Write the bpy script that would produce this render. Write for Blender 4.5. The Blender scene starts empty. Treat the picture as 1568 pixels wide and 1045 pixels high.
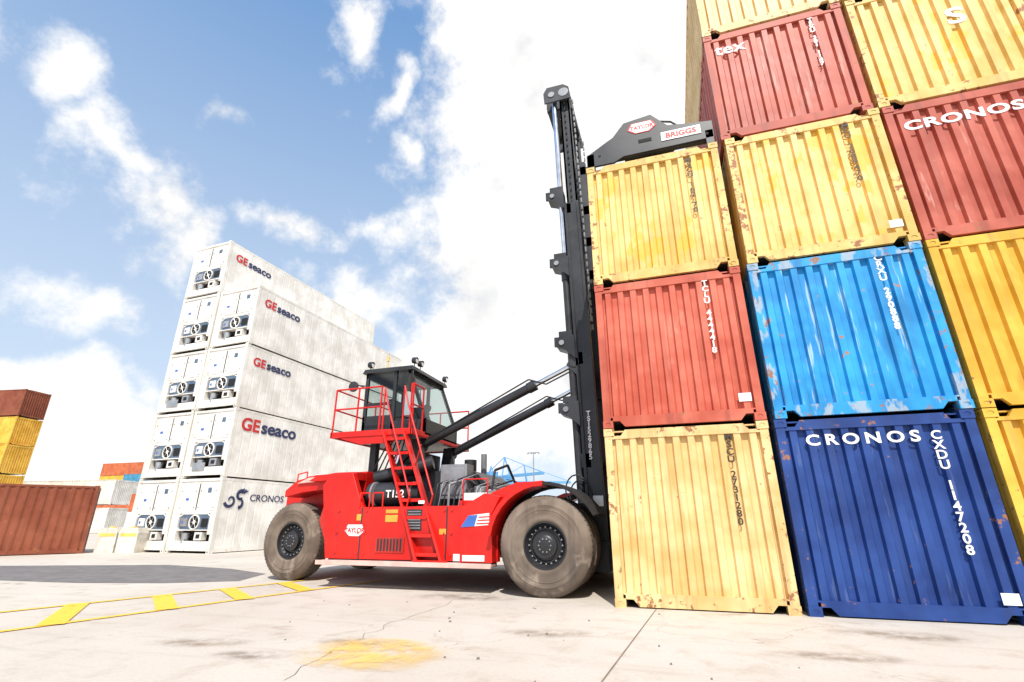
import bpy, math, random, bmesh
from mathutils import Vector, Matrix
random.seed(7)
scene=bpy.context.scene
rad=math.radians
COL=bpy.context.collection

# ---------------------------------------------------------------- helpers
class MB:
    def __init__(s): s.v=[];s.f=[];s.m=[]
    def add(s,vs,fs,mat):
        o=len(s.v); s.v+= [tuple(v) for v in vs]
        for f in fs: s.f.append([i+o for i in f]); s.m.append(mat)
    def box(s,x0,x1,y0,y1,z0,z1,mat=0):
        v=[(x0,y0,z0),(x1,y0,z0),(x1,y1,z0),(x0,y1,z0),(x0,y0,z1),(x1,y0,z1),(x1,y1,z1),(x0,y1,z1)]
        s.add(v,[(0,3,2,1),(4,5,6,7),(0,1,5,4),(1,2,6,5),(2,3,7,6),(3,0,4,7)],mat)
    def prism(s,pts,a,b,mat=0,ax='y'):
        n=len(pts)
        if ax=='y': v=[(p[0],a,p[1]) for p in pts]+[(p[0],b,p[1]) for p in pts]
        elif ax=='x': v=[(a,p[0],p[1]) for p in pts]+[(b,p[0],p[1]) for p in pts]
        else: v=[(p[0],p[1],a) for p in pts]+[(p[0],p[1],b) for p in pts]
        s.add(v,[tuple(range(n)),tuple(range(2*n-1,n-1,-1))]+[(i,(i+1)%n,n+(i+1)%n,n+i) for i in range(n)],mat)
    def tube(s,p,q,r,mat=0,seg=12,r2=None):
        p=Vector(p);q=Vector(q);d=(q-p).normalized()
        a=d.orthogonal().normalized();b=d.cross(a); r2=r if r2 is None else r2
        v=[];n=seg
        for c,rr in((p,r),(q,r2)):
            for i in range(n):
                t=2*math.pi*i/n; v.append(c+a*math.cos(t)*rr+b*math.sin(t)*rr)
        s.add(v,[(i,(i+1)%n,n+(i+1)%n,n+i) for i in range(n)]+[tuple(range(n)),tuple(range(n,2*n))],mat)
    def path(s,pts,r,mat=0,seg=8):
        for a,b in zip(pts[:-1],pts[1:]): s.tube(a,b,r,mat,seg)
    def beam(s,p,q,w,h,mat=0,up=(0,0,1),side=None):
        p=Vector(p);q=Vector(q);d=(q-p).normalized()
        a=Vector(side).normalized() if side else d.cross(Vector(up)).normalized()
        b=a.cross(d).normalized()
        v=[]
        for c in(p,q):
            for sa,sb in((-1,-1),(1,-1),(1,1),(-1,1)): v.append(c+a*sa*w/2+b*sb*h/2)
        s.add(v,[(0,1,2,3),(7,6,5,4),(0,4,5,1),(1,5,6,2),(2,6,7,3),(3,7,4,0)],mat)
    def lathe(s,c,prof,mat=0,seg=48,mats=None):
        c=Vector(c);n=seg;v=[]
        for r,a in prof:
            for i in range(n):
                t=2*math.pi*i/n; v.append((c.x+r*math.cos(t),c.y+a,c.z+r*math.sin(t)))
        o=len(s.v); s.v+=v
        for k in range(len(prof)-1):
            mm=mats[k] if mats else mat
            for i in range(n):
                s.f.append([o+k*n+i,o+k*n+(i+1)%n,o+(k+1)*n+(i+1)%n,o+(k+1)*n+i]); s.m.append(mm)
    def corr(s,p0,u,nrm,length,z0,z1,pitch,depth,mat=0,fa=.42,fb=.11):
        p0=Vector(p0);u=Vector(u);nrm=Vector(nrm)
        k=max(1,round(length/pitch)); pt=length/k; pts=[(0,0)]
        for i in range(k):
            x=i*pt
            pts+= [(x+pt*(.5-fa/2-fb),-depth),(x+pt*(.5-fa/2),0),(x+pt*(.5+fa/2),0),(x+pt*(.5+fa/2+fb),-depth)]
        pts[0]=(0,-depth); pts.append((length,-depth))
        v=[]
        for z in(z0,z1):
            for a,d in pts:
                q=p0+u*a+nrm*d; v.append((q.x,q.y,z))
        n=len(pts)
        s.add(v,[(i,i+1,n+i+1,n+i) for i in range(n-1)],mat)
    def hole(s,o,u,v,w,h,hw,hh,depth,mat,dark):
        o=Vector(o);u=Vector(u);v=Vector(v);nn=u.cross(v).normalized()
        out=[(0,0),(w/2,0),(w,0),(w,h/2),(w,h),(w/2,h),(0,h),(0,h/2)]
        inn=[(w/2+hw/2*a,h/2+hh/2*b) for a,b in((-.7,-.7),(0,-1),(.7,-.7),(1,0),(.7,.7),(0,1),(-.7,.7),(-1,0))]
        V=[o+u*a+v*b for a,b in out]+[o+u*a+v*b for a,b in inn]+[o+u*a+v*b-nn*depth for a,b in inn]
        s.add(V,[(i,(i+1)%8,8+(i+1)%8,8+i) for i in range(8)],mat)
        s.add(V,[(8+i,8+(i+1)%8,16+(i+1)%8,16+i) for i in range(8)]+[tuple(range(16,24))],dark)  # hole walls and back coloured dark, shade painted in
    def build(s,name,mats,parent=None,smooth=None,bevel=0,loc=(0,0,0),rotz=0):
        me=bpy.data.meshes.new(name); me.from_pydata(s.v,[],s.f)
        for m in mats: me.materials.append(m)
        me.polygons.foreach_set("material_index",s.m)
        me.update()
        bm=bmesh.new();bm.from_mesh(me);bmesh.ops.recalc_face_normals(bm,faces=bm.faces);bm.to_mesh(me);bm.free()
        if smooth:
            me.polygons.foreach_set("use_smooth",[True]*len(me.polygons)); me.set_sharp_from_angle(angle=rad(smooth))
        ob=bpy.data.objects.new(name,me);COL.objects.link(ob)
        ob.location=loc; ob.rotation_euler=(0,0,rotz)
        if parent: ob.parent=parent
        if bevel:
            b=ob.modifiers.new("bev","BEVEL");b.width=bevel;b.segments=2;b.limit_method='ANGLE';b.angle_limit=rad(40)
        return ob

def nodes(mat):
    mat.use_nodes=True; nt=mat.node_tree; return nt,nt.nodes,nt.links
def mathn(nt,op,a,b=None,c=None,clamp=False):
    n=nt.nodes.new("ShaderNodeMath");n.operation=op;n.use_clamp=clamp
    for i,x in enumerate((a,b,c)):
        if x is None: continue
        if isinstance(x,(int,float)): n.inputs[i].default_value=x
        else: nt.links.new(x,n.inputs[i])
    return n.outputs[0]
def vmath(nt,op,a,b=None,c=None,out=0):
    n=nt.nodes.new("ShaderNodeVectorMath");n.operation=op
    for i,x in enumerate((a,b,c)):
        if x is None: continue
        if isinstance(x,tuple): n.inputs[i].default_value=x
        else: nt.links.new(x,n.inputs[i])
    return n.outputs[out]
def maprange(nt,v,a,b,c=0,d=1,smooth=True):
    n=nt.nodes.new("ShaderNodeMapRange");n.interpolation_type='SMOOTHSTEP' if smooth else 'LINEAR'
    nt.links.new(v,n.inputs[0])
    for i,x in zip((1,2,3,4),(a,b,c,d)): n.inputs[i].default_value=x
    return n.outputs[0]
def mix(nt,f,a,b,mode='MIX'):
    n=nt.nodes.new("ShaderNodeMix");n.data_type='RGBA';n.blend_type=mode
    for i,x in((0,f),(6,a),(7,b)):
        if isinstance(x,(int,float)): n.inputs[i].default_value=x
        elif isinstance(x,tuple): n.inputs[i].default_value=(*x,1) if len(x)==3 else x
        else: nt.links.new(x,n.inputs[i])
    return n.outputs[2]
def noise(nt,vec,scale,detail=4,rough=.6,dist=0):
    n=nt.nodes.new("ShaderNodeTexNoise");n.inputs['Scale'].default_value=scale;n.inputs['Detail'].default_value=detail
    n.inputs['Roughness'].default_value=rough;n.inputs['Distortion'].default_value=dist
    nt.links.new(vec,n.inputs['Vector']);return n.outputs[0]
def objvec(nt):
    tc=nt.nodes.new("ShaderNodeTexCoord");oi=nt.nodes.new("ShaderNodeObjectInfo")
    r=mathn(nt,'MULTIPLY',oi.outputs['Random'],57.)
    return vmath(nt,'ADD',tc.outputs['Object'],r),tc

def paint(name,col,rough=.5,rust=.2,grime=.4,rustcol=(.16,.06,.025),fade=None,edge=False,spec=.4,bump=0,gcol=None,extra=None):
    m=bpy.data.materials.new(name);nt,N,L=nodes(m);b=N['Principled BSDF']
    v,tc=objvec(nt)
    n1=noise(nt,v,1.1,3,.65); n2=noise(nt,vmath(nt,'MULTIPLY',v,(7,7,.5)),1.0,2,.6)
    dk=tuple(c*.80 for c in col); lt=fade or tuple(min(1,c*1.12+.015) for c in col)
    c=mix(nt,maprange(nt,n1,.3,.7),dk,lt)
    if extra:
        ec,es,lo,hi,amt=extra
        c=mix(nt,mathn(nt,'MULTIPLY',maprange(nt,noise(nt,vmath(nt,'MULTIPLY',v,es),1,3,.65),lo,hi),amt),c,ec)
    c=mix(nt,mathn(nt,'MULTIPLY',maprange(nt,n2,.5,.75),grime),c,gcol or tuple(x*.45+.02 for x in col))
    if rust>0:
        n3=noise(nt,v,7,5,.7)
        thr=mathn(nt,'MULTIPLY_ADD',n1,.45,mathn(nt,'SUBTRACT',n3,.225))
        if edge:
            sx=nt.nodes.new("ShaderNodeSeparateXYZ");L.new(tc.outputs['Object'],sx.inputs[0])
            thr=mathn(nt,'MULTIPLY_ADD',maprange(nt,sx.outputs[2],.5,.0),.09,thr)
        lim=.78-.3*rust
        rm=maprange(nt,thr,lim,lim+.06)
        c=mix(nt,rm,c,mix(nt,n1,rustcol,tuple(x*2.1 for x in rustcol)))
    L.new(c,b.inputs['Base Color'])
    b.inputs['Specular IOR Level'].default_value=spec
    L.new(mathn(nt,'MULTIPLY_ADD',n1,.25,rough-.1),b.inputs['Roughness'])
    if bump:
        bp=N.new("ShaderNodeBump");bp.inputs['Strength'].default_value=bump;bp.inputs['Distance'].default_value=.04
        L.new(noise(nt,v,2.2,1,.5),bp.inputs['Height']);L.new(bp.outputs[0],b.inputs['Normal'])
    return m
def plain(name,col,rough=.5,metal=0,spec=.5,var=.15):
    m=bpy.data.materials.new(name);nt,N,L=nodes(m);b=N['Principled BSDF']
    v,_=objvec(nt);n=noise(nt,v,4,2,.6)
    L.new(mix(nt,maprange(nt,n,.3,.7),tuple(c*(1-var) for c in col),tuple(min(1,c*(1+var)) for c in col)),b.inputs['Base Color'])
    b.inputs['Roughness'].default_value=rough;b.inputs['Metallic'].default_value=metal;b.inputs['Specular IOR Level'].default_value=spec
    return m

M_dark=plain("shade_and_black",(.012,.011,.01),.8)  # near-black: shade painted into holes and openings, also black parts
M_white=plain("white_lettering",(.84,.84,.82),.5)
M_blacktxt=plain("dark_lettering",(.055,.04,.02),.6)
M_redtxt=plain("red_lettering",(.6,.02,.02),.5)
M_navytxt=plain("navy_lettering",(.02,.03,.1),.5)
cols={
 'yellow':((.84,.55,.20),(.88,.65,.33)),
 'yellow2':((.84,.53,.13),(.88,.63,.26)),
 'amber':((.82,.44,.035),(.87,.53,.08)),
 'red':((.62,.11,.06),(.68,.18,.115)),
 'brick':((.48,.085,.05),(.54,.135,.09)),
 'blue':((.012,.26,.64),(.03,.38,.76)),
 'navy':((.010,.042,.21),(.022,.07,.28)),
 'brown':((.26,.06,.025),(.30,.085,.04)),
 'orange':((.6,.14,.05),(.65,.18,.07)),
 'cyan':((.05,.28,.45),(.1,.33,.5)),
 'white':((.80,.77,.70),(.86,.83,.77)),
}
EX={'yellow2':((.84,.46,.03),(1.6,1.6,1.1),.55,.60,.7),'blue':((.42,.6,.72),(9,9,.8),.60,.68,.75),'red':((.7,.3,.22),(3,3,1),.58,.7,.5),
    'yellow':((.72,.40,.12),(5,5,.9),.58,.68,.6),'navy':((.08,.13,.3),(8,8,.9),.6,.68,.6),'brick':((.6,.3,.24),(6,6,1),.6,.68,.6),'amber':((.6,.26,.04),(5,5,.8),.6,.7,.5)}
PM={}
for k,(c,f) in cols.items():
    yel=k in('yellow','yellow2','amber')
    PM[k]=(paint("paint_"+k,c,.5,rust=.30 if k!='blue' else .40,grime=.38,fade=f,edge=True,rustcol=(.26,.11,.04),bump=.4,gcol=(.55,.30,.09) if yel else None,extra=EX.get(k)),
           paint("frame_"+k,tuple(x*.92 for x in c),.55,rust={'blue':.66,'yellow':.74,'yellow2':.72,'navy':.5}.get(k,.5),grime=.5,fade=f,rustcol=(.20,.085,.035),gcol=(.42,.21,.07) if yel else None,extra=((.42,.45,.46),(5,5,2),.52,.6,.7) if k=='blue' else None))

def text(body,size,loc,rot,mat,parent,sx=1,bold=.0,line=1,spacing=1,ax='LEFT',name="lettering"):
    c=bpy.data.curves.new(name,"FONT");c.body=body;c.size=size;c.offset=bold;c.space_line=line;c.space_character=spacing
    c.align_x=ax;c.extrude=.001;c.materials.append(mat);c.resolution_u=4
    o=bpy.data.objects.new(name,c);COL.objects.link(o);o.parent=parent;o.location=loc;o.rotation_euler=rot;o.scale=(sx,1,1)
    return o
FR=(rad(90),0,0); SD=(rad(90),0,rad(90))
CW=2.438
def container(x,y,z,k,L=6.058,rot=0,H=2.591,detail=True,name="shipping_container"):
    mb=MB();W=CW
    cx,cy,cz=.162,.178,.118
    for fx in(0,1):
        x0=0 if fx==0 else W-cx
        for fy in(0,1):
            y0=0 if fy==0 else L-cy
            for fz in(0,1):
                z0=0 if fz==0 else H-cz
                mb.box(x0+.004,x0+cx-.004,y0+.004,y0+cy-.004,z0,z0+cz,1)
                if detail:
                    if fy==0: mb.hole((x0,-.003,z0),(1,0,0),(0,0,1),cx,cz,.085,.06,.09,1,2)
                    if fx==1: mb.hole((W+.003,y0,z0),(0,1,0),(0,0,1),cy,cz,.09,.06,.09,1,2)
                    else: mb.hole((-.003,y0+cy,z0),(0,-1,0),(0,0,1),cy,cz,.09,.06,.09,1,2)
            yy=(.008,.13) if fy==0 else (L-.13,L-.008)
            mb.box(.008 if fx==0 else W-.125,.125 if fx==0 else W-.008,yy[0],yy[1],cz,H-cz,1)
    for ya,yb in((.01,.075),(L-.075,L-.01)):
        mb.prism([(cx,.112),(.27,.112),(.35,.018),(W-.35,.018),(W-.27,.112),(W-cx,.112),(W-cx,.17),(W-.125,.17),(W-.125,.19),(.125,.19),(.125,.17),(cx,.17)],ya,yb,1)
        mb.prism([(.125,H-.165),(W-.125,H-.165),(W-.125,H-.14),(W-cx,H-.115),(W-.27,H-.115),(W-.34,H-.022),(.34,H-.022),(.27,H-.115),(cx,H-.115),(.125,H-.14)],ya,yb,1)
    for xa,xb in((.012,.07),(W-.07,W-.012)):
        mb.box(xa,xb,cy,L-cy,.03,.17,1); mb.box(xa,xb,cy,L-cy,H-.1,H-.02,1)
    mb.corr((.12,.022,0),(1,0,0),(0,-1,0),W-.24,.185,H-.16,.225,.06,0)
    mb.corr((W-.12,L-.022,0),(-1,0,0),(0,1,0),W-.24,.185,H-.16,.225,.06,0)
    mb.corr((.018,L-.12,0),(0,-1,0),(-1,0,0),L-.24,.165,H-.095,.275,.036,0,.27,.25)
    mb.corr((W-.018,.12,0),(0,1,0),(1,0,0),L-.24,.165,H-.095,.275,.036,0,.27,.25)
    mb.box(.06,W-.06,.08,L-.08,H-.05,H-.028,0); mb.box(.07,W-.07,.085,L-.085,.1,.15,2)
    return mb.build(name,[PM[k][0],PM[k][1],M_dark],loc=(x,y,z),rotz=rot)

# ---------------------------------------------------------------- right-hand block of containers
LV=2.605; G=.081
def vert(ob,chars,u,ztop,mat,size=.135,line=.81):
    text("\n".join(chars),size,(u,.017,ztop),FR,mat,ob,bold=.004,line=line,ax='CENTER',sx=1.1)
colk=[['yellow','red','yellow2'],['navy','blue','yellow2','brick','yellow'],['amber','amber','brick','yellow2','yellow2'],['yellow','brick','red','brick','yellow']]
BX={}
jx=[[0,0,0],[0,.03,.05,.0,0],[.02,.02,.03,0,0],[.04,.02,.03,0,0]]
for ci,ks in enumerate(colk):
    for li,k in enumerate(ks):
        BX[(ci,li)]=container(ci*(CW+G)+jx[ci][li],random.uniform(-.015,.015),li*LV,k,rot=random.uniform(-.002,.002))
for ci in range(4):
    for li in range(3 if ci==0 else 5):
        container(ci*(CW+G)+.02,6.45,li*LV,'yellow' if li>2 else random.choice(['yellow','red','brick','amber','yellow2','navy']),detail=False)
vert(BX[(0,0)],"MSCU 2731280",1.86,2.33,M_blacktxt)
vert(BX[(0,1)],"TCLU 4444418",1.86,2.33,M_white)
vert(BX[(0,2)],"MSCU 162 70 ",1.9,2.28,M_blacktxt)
vert(BX[(1,0)],"CXDU 1147208",1.95,2.22,M_white,.16,.82)
vert(BX[(1,1)],"CRXU 290888 ",1.84,2.36,M_white,.14)
vert(BX[(1,2)],"MCU 2089470",1.9,2.33,M_blacktxt)
vert(BX[(1,3)],"TEXU 381 1147",1.9,2.33,M_white,.115)
text("CRONOS",.21,(.37,.014,2.2),FR,M_white,BX[(1,0)],sx=1.25,bold=.006,spacing=1.45)
text("CRONOS",.25,(.22,.014,2.05),FR,M_white,BX[(2,2)],sx=1.45,bold=.008,spacing=1.1)
text("tex",.36,(.18,.012,2.05),FR,M_white,BX[(1,3)],sx=1.1,bold=.005,spacing=1.05)
text("S",.5,(1.35,.014,1.45),FR,M_white,BX[(2,3)],sx=1.3,bold=.01)
def sticker(ob,u,z,w=.18,h=.13):
    mb=MB();mb.box(u,u+w,.008,.016,z,z+h,0);mb.build("placard",[M_white],parent=ob)
sticker(BX[(0,1)],2.1,.3);sticker(BX[(1,2)],2.1,.28);sticker(BX[(1,0)],2.12,.22)

# ---------------------------------------------------------------- refrigerated containers
M_rw=paint("reefer_white",(.88,.84,.765),.5,rust=.24,grime=.16,fade=(.93,.90,.84),rustcol=(.46,.28,.13),edge=True,gcol=(.62,.52,.40))
M_rf=paint("reefer_frame",(.84,.80,.71),.5,rust=.42,grime=.25,fade=(.89,.86,.79),rustcol=(.34,.19,.09),gcol=(.5,.4,.28))
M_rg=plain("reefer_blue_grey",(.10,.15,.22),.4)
M_rm=plain("reefer_metal",(.45,.46,.47),.35,metal=.6)
M_bluelab=plain("label_blue",(.05,.15,.5),.4)
def reefer(px,py,z,rot,var=0,L=12.192):
    H=2.896;W=CW;mb=MB();cx,cy,cz=.162,.178,.118
    for x0 in(0,W-cx):
        for y0 in(0,L-cy):
            for z0 in(0,H-cz): mb.box(x0,x0+cx,y0,y0+cy,z0,z0+cz,1)
            mb.box(.006 if x0==0 else W-.13,.13 if x0==0 else W-.006,y0+.006,y0+cy-.01,cz,H-cz,1)
            mb.box(x0+.05,x0+.11,y0-.004,y0,.04,.08,2)
    mb.box(cx,W-cx,.01,.1,.09,.2,1); mb.box(cx,W-cx,.01,.1,H-.13,H-.03,1)
    for xa,xb in((.008,.07),(W-.07,W-.008)):
        mb.box(xa,xb,cy,L-cy,.03,.2,1); mb.box(xa,xb,cy,L-cy,H-.12,H-.02,1)
    mb.corr((W-.013,cy,0),(0,1,0),(1,0,0),L-2*cy,.19,H-.11,.42,.008,0,.8,.06)
    mb.corr((.013,L-cy,0),(0,-1,0),(-1,0,0),L-2*cy,.19,H-.11,.42,.008,0,.8,.06)
    mb.box(.05,W-.05,.45,L-.02,H-.05,H-.025,0); mb.box(.05,W-.05,.4,L-.05,.1,.18,2)
    mb.box(.05,W-.05,L-.04,L-.012,.15,H-.1,0)
    z1=1.50
    mb.box(.13,W-.13,.05,.45,z1,H-.13,0)
    mb.box(.2,1.18,.035,.05,z1+.12,H-.22,0); mb.box(1.26,W-.2,.035,.05,z1+.12,H-.22,0)
    mb.box(1.19,1.25,.046,.0495,z1+.12,H-.22,2)
    for xx in(.25,1.05,1.32,W-.3):
        for zz in(z1+.2,z1+.85): mb.box(xx,xx+.06,.02,.035,zz,zz+.05,3)
    mb.box(1.72,1.92,.025,.036,H-.60,H-.40,4); mb.box(.55,.72,.028,.036,z1+.5,z1+.6,5)
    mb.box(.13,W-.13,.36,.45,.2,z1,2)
    mb.box(.13,.36,.03,.36,.2,z1,0); mb.box(W-.36,W-.13,.05,.36,.7,z1,0)
    fx=1.25;fz=1.16
    mb.prism([(.40,.98),(.52,.88),(1.95,.88),(2.05,.98),(2.05,1.38),(1.92,1.46),(.56,1.46),(.40,1.36)],.08,.3,4)
    mb.prism([(.40,1.36),(.56,1.46),(1.92,1.46),(2.05,1.38),(2.07,1.42),(1.93,1.50),(.54,1.50),(.37,1.40)],.06,.3,0)
    mb.box(.36,2.07,.06,.3,.84,.88,0)
    mb.lathe((fx,.05,fz),[(.29,.03),(.29,-.01),(.25,-.01),(.24,.05)],0,24)
    mb.lathe((fx,.06,fz),[(.25,.012),(.001,.012)],2,24)
    for a in range(6):
        t=a*math.pi/3; mb.tube((fx,.055,fz),(fx+.24*math.cos(t),.055,fz+.24*math.sin(t)),.012,3,6)
    mb.lathe((fx,.05,fz),[(.08,.01),(.07,-.005),(.001,-.006)],0,16)
    mb.box(.5,.86,.05,.1,1.0,1.32,0 if var!=1 else 3); mb.box(.55,.65,.045,.05,1.1,1.2,5);mb.box(1.65,1.98,.05,.1,.98,1.3,2)
    mb.tube((.75,.2,.35),(.75,.2,.75),.14,3,16); mb.tube((.95,.2,.28),(1.45,.2,.28),.09,2,12)
    mb.box(1.4,1.8,.06,.3,.48,.78,0 if var!=2 else 3); mb.box(1.5,1.7,.05,.07,.55,.7,2)
    mb.box(.36,W-.13,.07,.3,.2,.44,0)
    mb.path([(.5,.1,.84),(.6,.08,.6),(.7,.1,.5),(1.0,.1,.48),(1.2,.1,.7)],.015,2,6)
    if var==2: mb.box(.5,1.2,.03,.06,.3,.62,3)
    return mb.build("refrigerated_container",[M_rw,M_rf,M_dark,M_rm,M_rg,M_bluelab],loc=(px,py,z),rotz=rot)
ang=-.0484;ux,uy=math.cos(ang),math.sin(ang);RX,RY=-16.54,8.06;RL=2.91
RB={}
for c,nl in((0,5),(1,4)):
    off=(2-c)*CW+(.04 if c==0 else 0)
    for l in range(nl):
        RB[(c,l)]=reefer(RX-off*ux+random.uniform(-.02,.02),RY-off*uy+random.uniform(-.03,.03),l*RL,ang,(c+l)%3)
def ge(ob,size,z,y=.45):
    text("GE",size,(CW+.004,y,z),SD,M_redtxt,ob,sx=1.05,bold=size*.03)
    text("seaco",size*1.02,(CW+.004,y+size*1.42,z),SD,M_navytxt,ob,sx=1.2,bold=size*.03)
ge(RB[(1,1)],.76,2.0,.4);ge(RB[(1,2)],.54,2.0,.45);ge(RB[(1,3)],.54,2.0,.45);ge(RB[(0,4)],.54,2.0,.45)
text("CRONOS",.40,(CW+.004,1.5,2.0),SD,M_navytxt,RB[(1,0)],sx=1.15,bold=.003)
mb=MB()
def curl(cy,cz,r0,a0,a1,w,shrink,n=22):
    for i in range(n):
        t=a0+(a1-a0)*i/n;t2=a0+(a1-a0)*(i+1)/n;ra=r0-shrink*(t-a0);rb=r0-shrink*(t2-a0)
        ww=w*(1-.6*i/n);mb.beam((CW+.003,cy+ra*math.cos(t),cz+ra*math.sin(t)),(CW+.003,cy+rb*math.cos(t2),cz+rb*math.sin(t2)),.006,ww,0,side=(1,0,0))
curl(.55,2.0,.28,-2.8,3.2,.13,.035);curl(1.02,2.2,.2,1.2,5.6,.17,.02);curl(1.0,1.92,.2,-1.6,1.9,.15,.02)
for a in(.3,.8,1.3): mb.beam((CW+.003,1.0+.12*a,2.3),(CW+.003,1.1+.2*a,2.52-.08*a),.006,.06,0,side=(1,0,0))
mb.build("emblem",[M_navytxt],parent=RB[(1,0)])

# ---------------------------------------------------------------- far containers at left
def far(x,y,z,k,L,rot): return container(x,y,z,k,L,rot,detail=False)
far(-21.75,6.95,0,'brown',12.19,rad(145))
r2=rad(100)
for l,k in enumerate(['amber','amber','amber','amber','brown']):
    far(-57.9 if l>2 else -57.2,21.8 if l>2 else 21.4,l*2.68,k,12.19,r2)
for l,k in enumerate(['red','brown','brick','amber','orange']):
    far(-104.5,69.6,l*2.6,k,12.19,rad(92))
    if l<4: far(-101.6,68,l*2.6,'cyan' if l==3 else ('brick' if l%2 else 'red'),6,rad(92))
for l in range(2): far(-56.8,31.6,l*2.9,'white',12.19,rad(100))
for i in range(3):
    for l in range(2+i%2): far(-75-14*i,50+6*i,l*2.6,['white','orange','cyan'][(i+l)%3],12.19,rad(95))

# ---------------------------------------------------------------- ground
def ground_mat():
    m=bpy.data.materials.new("concrete");nt,N,L=nodes(m);b=N['Principled BSDF']
    tc=N.new("ShaderNodeTexCoord");v=tc.outputs['Object']
    n1=noise(nt,v,.25,3,.6);n2=noise(nt,v,2.2,6,.68,.3);n3=noise(nt,v,26,2,.7);n4=noise(nt,v,.95,5,.6,.5)
    mp=N.new("ShaderNodeMapping");mp.inputs['Scale'].default_value=(.35,3.2,1);mp.inputs['Rotation'].default_value=(0,0,.1);L.new(v,mp.inputs[0])
    n5=noise(nt,mp.outputs[0],1.2,3,.6)
    c=mix(nt,maprange(nt,n1,.3,.7),(.53,.475,.405),(.60,.55,.485))
    c=mix(nt,mathn(nt,'MULTIPLY',maprange(nt,n2,.48,.72),.5),c,(.42,.345,.265))
    c=mix(nt,mathn(nt,'MULTIPLY',maprange(nt,n5,.52,.75),.35),c,(.38,.315,.24))
    c=mix(nt,mathn(nt,'MULTIPLY',maprange(nt,n3,.4,.7),.15),c,(.30,.25,.2))
    c=mix(nt,mathn(nt,'MULTIPLY',maprange(nt,n4,.64,.72),.5),c,(.27,.19,.12))
    vo=N.new("ShaderNodeTexVoronoi");vo.feature='DISTANCE_TO_EDGE';vo.inputs['Scale'].default_value=.22
    nz=N.new("ShaderNodeTexNoise");nz.inputs['Scale'].default_value=1.5;nz.inputs['Detail'].default_value=4;L.new(v,nz.inputs['Vector'])
    L.new(vmath(nt,'MULTIPLY_ADD',nz.outputs['Color'],(.7,.7,.7),v),vo.inputs['Vector'])
    cr=maprange(nt,vo.outputs[0],.0006,.0018,1,0)
    c=mix(nt,mathn(nt,'MULTIPLY',cr,mathn(nt,'MULTIPLY',maprange(nt,n1,.48,.56),.5)),c,(.22,.17,.12))
    L.new(c,b.inputs['Base Color']);b.inputs['Roughness'].default_value=.85;b.inputs['Specular IOR Level'].default_value=.25
    return m
mb=MB();S=2500;mb.add([(-S,-S,0),(S,-S,0),(S,S,0),(-S,S,0)],[(0,1,2,3)],0);mb.build("ground",[ground_mat()])
def patchy(name,col,col2,lo,hi,scale,amax=1,rough=.85):
    m=bpy.data.materials.new(name);nt,N,L=nodes(m);b=N['Principled BSDF'];out=N['Material Output']
    tc=N.new("ShaderNodeTexCoord");v=tc.outputs['Object']
    n=noise(nt,v,scale,5,.7,.3);n1=noise(nt,v,.7,2)
    L.new(mix(nt,n1,col,col2),b.inputs['Base Color']);b.inputs['Roughness'].default_value=rough
    t=N.new("ShaderNodeBsdfTransparent");ms=N.new("ShaderNodeMixShader")
    a=mathn(nt,'MULTIPLY',maprange(nt,n,lo,hi),amax)
    return m,nt,a,t,ms,b,out
def finish(m,nt,a,t,ms,b,out):
    nt.links.new(a,ms.inputs[0]);nt.links.new(t.outputs[0],ms.inputs[1]);nt.links.new(b.outputs[0],ms.inputs[2]);nt.links.new(ms.outputs[0],out.inputs[0]);return m
M_gstrip=plain("dark_ground_strip",(.17,.155,.15),.9)  # dark grey for the flat strip on the ground at left
M_line=finish(*patchy("yellow_marking_paint",(.88,.50,.03),(.9,.58,.08),.26,.44,5,.95))
pp=patchy("faded_yellow_paint",(.87,.52,.09),(.9,.62,.2),.32,.62,2.6,.75)
nt=pp[1];tc=nt.nodes.new("ShaderNodeTexCoord")
fall=maprange(nt,vmath(nt,'LENGTH',tc.outputs['Object'],out=1),.3,.85,1,0)
M_patch=finish(pp[0],nt,mathn(nt,'MULTIPLY',pp[2],fall),*pp[3:])
def stain(x,y,rx,ry,rot,col,seed):
    pq=patchy("stain_%d"%seed,col,tuple(c*1.2 for c in col),.35,.65,3.5,.5)
    nt=pq[1];tc=nt.nodes.new("ShaderNodeTexCoord")
    d=vmath(nt,'LENGTH',vmath(nt,'MULTIPLY',tc.outputs['Object'],(1/rx,1/ry,1)),out=1)
    m=finish(pq[0],nt,mathn(nt,'MULTIPLY',pq[2],maprange(nt,d,.2,1,1,0)),*pq[3:])
    mb=MB();n=20;mb.add([(rx*math.cos(i*2*math.pi/n),ry*math.sin(i*2*math.pi/n),0) for i in range(n)],[tuple(range(n))],0)
    o=mb.build("oil_stain",[m],loc=(x,y,.005+.0005*seed),rotz=rot)
for i,(x,y,rx,ry,ro,cc_) in enumerate(((-3.0,-3.75,.5,.22,.2,(.17,.11,.07)),(-2.35,-3.0,.5,.25,.3,(.2,.13,.08)),(-3.9,-3.5,.7,.25,.3,(.25,.17,.11)),(-.55,-2.0,.7,.3,.3,(.3,.23,.17)),(2.3,-2.2,.8,.25,.1,(.28,.2,.14)),(3.2,-1.0,.9,.35,0,(.25,.18,.12)),(-2.5,.3,1.2,.5,.1,(.24,.18,.14)),(1.2,-3.9,.6,.3,.4,(.3,.22,.16)))):
    stain(x,y,rx,ry,ro,cc_,i)
mb=MB();P=[(-8.0,1.1),(-8.6,2.5),(-10.5,3.3),(-13.3,3.8),(-17.5,2.3),(-34,-3),(-34,-8),(-13.6,-.3),(-11,-.12),(-9.2,.35)]
mb.add([(x,y,.004) for x,y in P],[tuple(range(len(P)))],0);mb.build("dark_ground_strip",[M_gstrip])
mb=MB()
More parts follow.
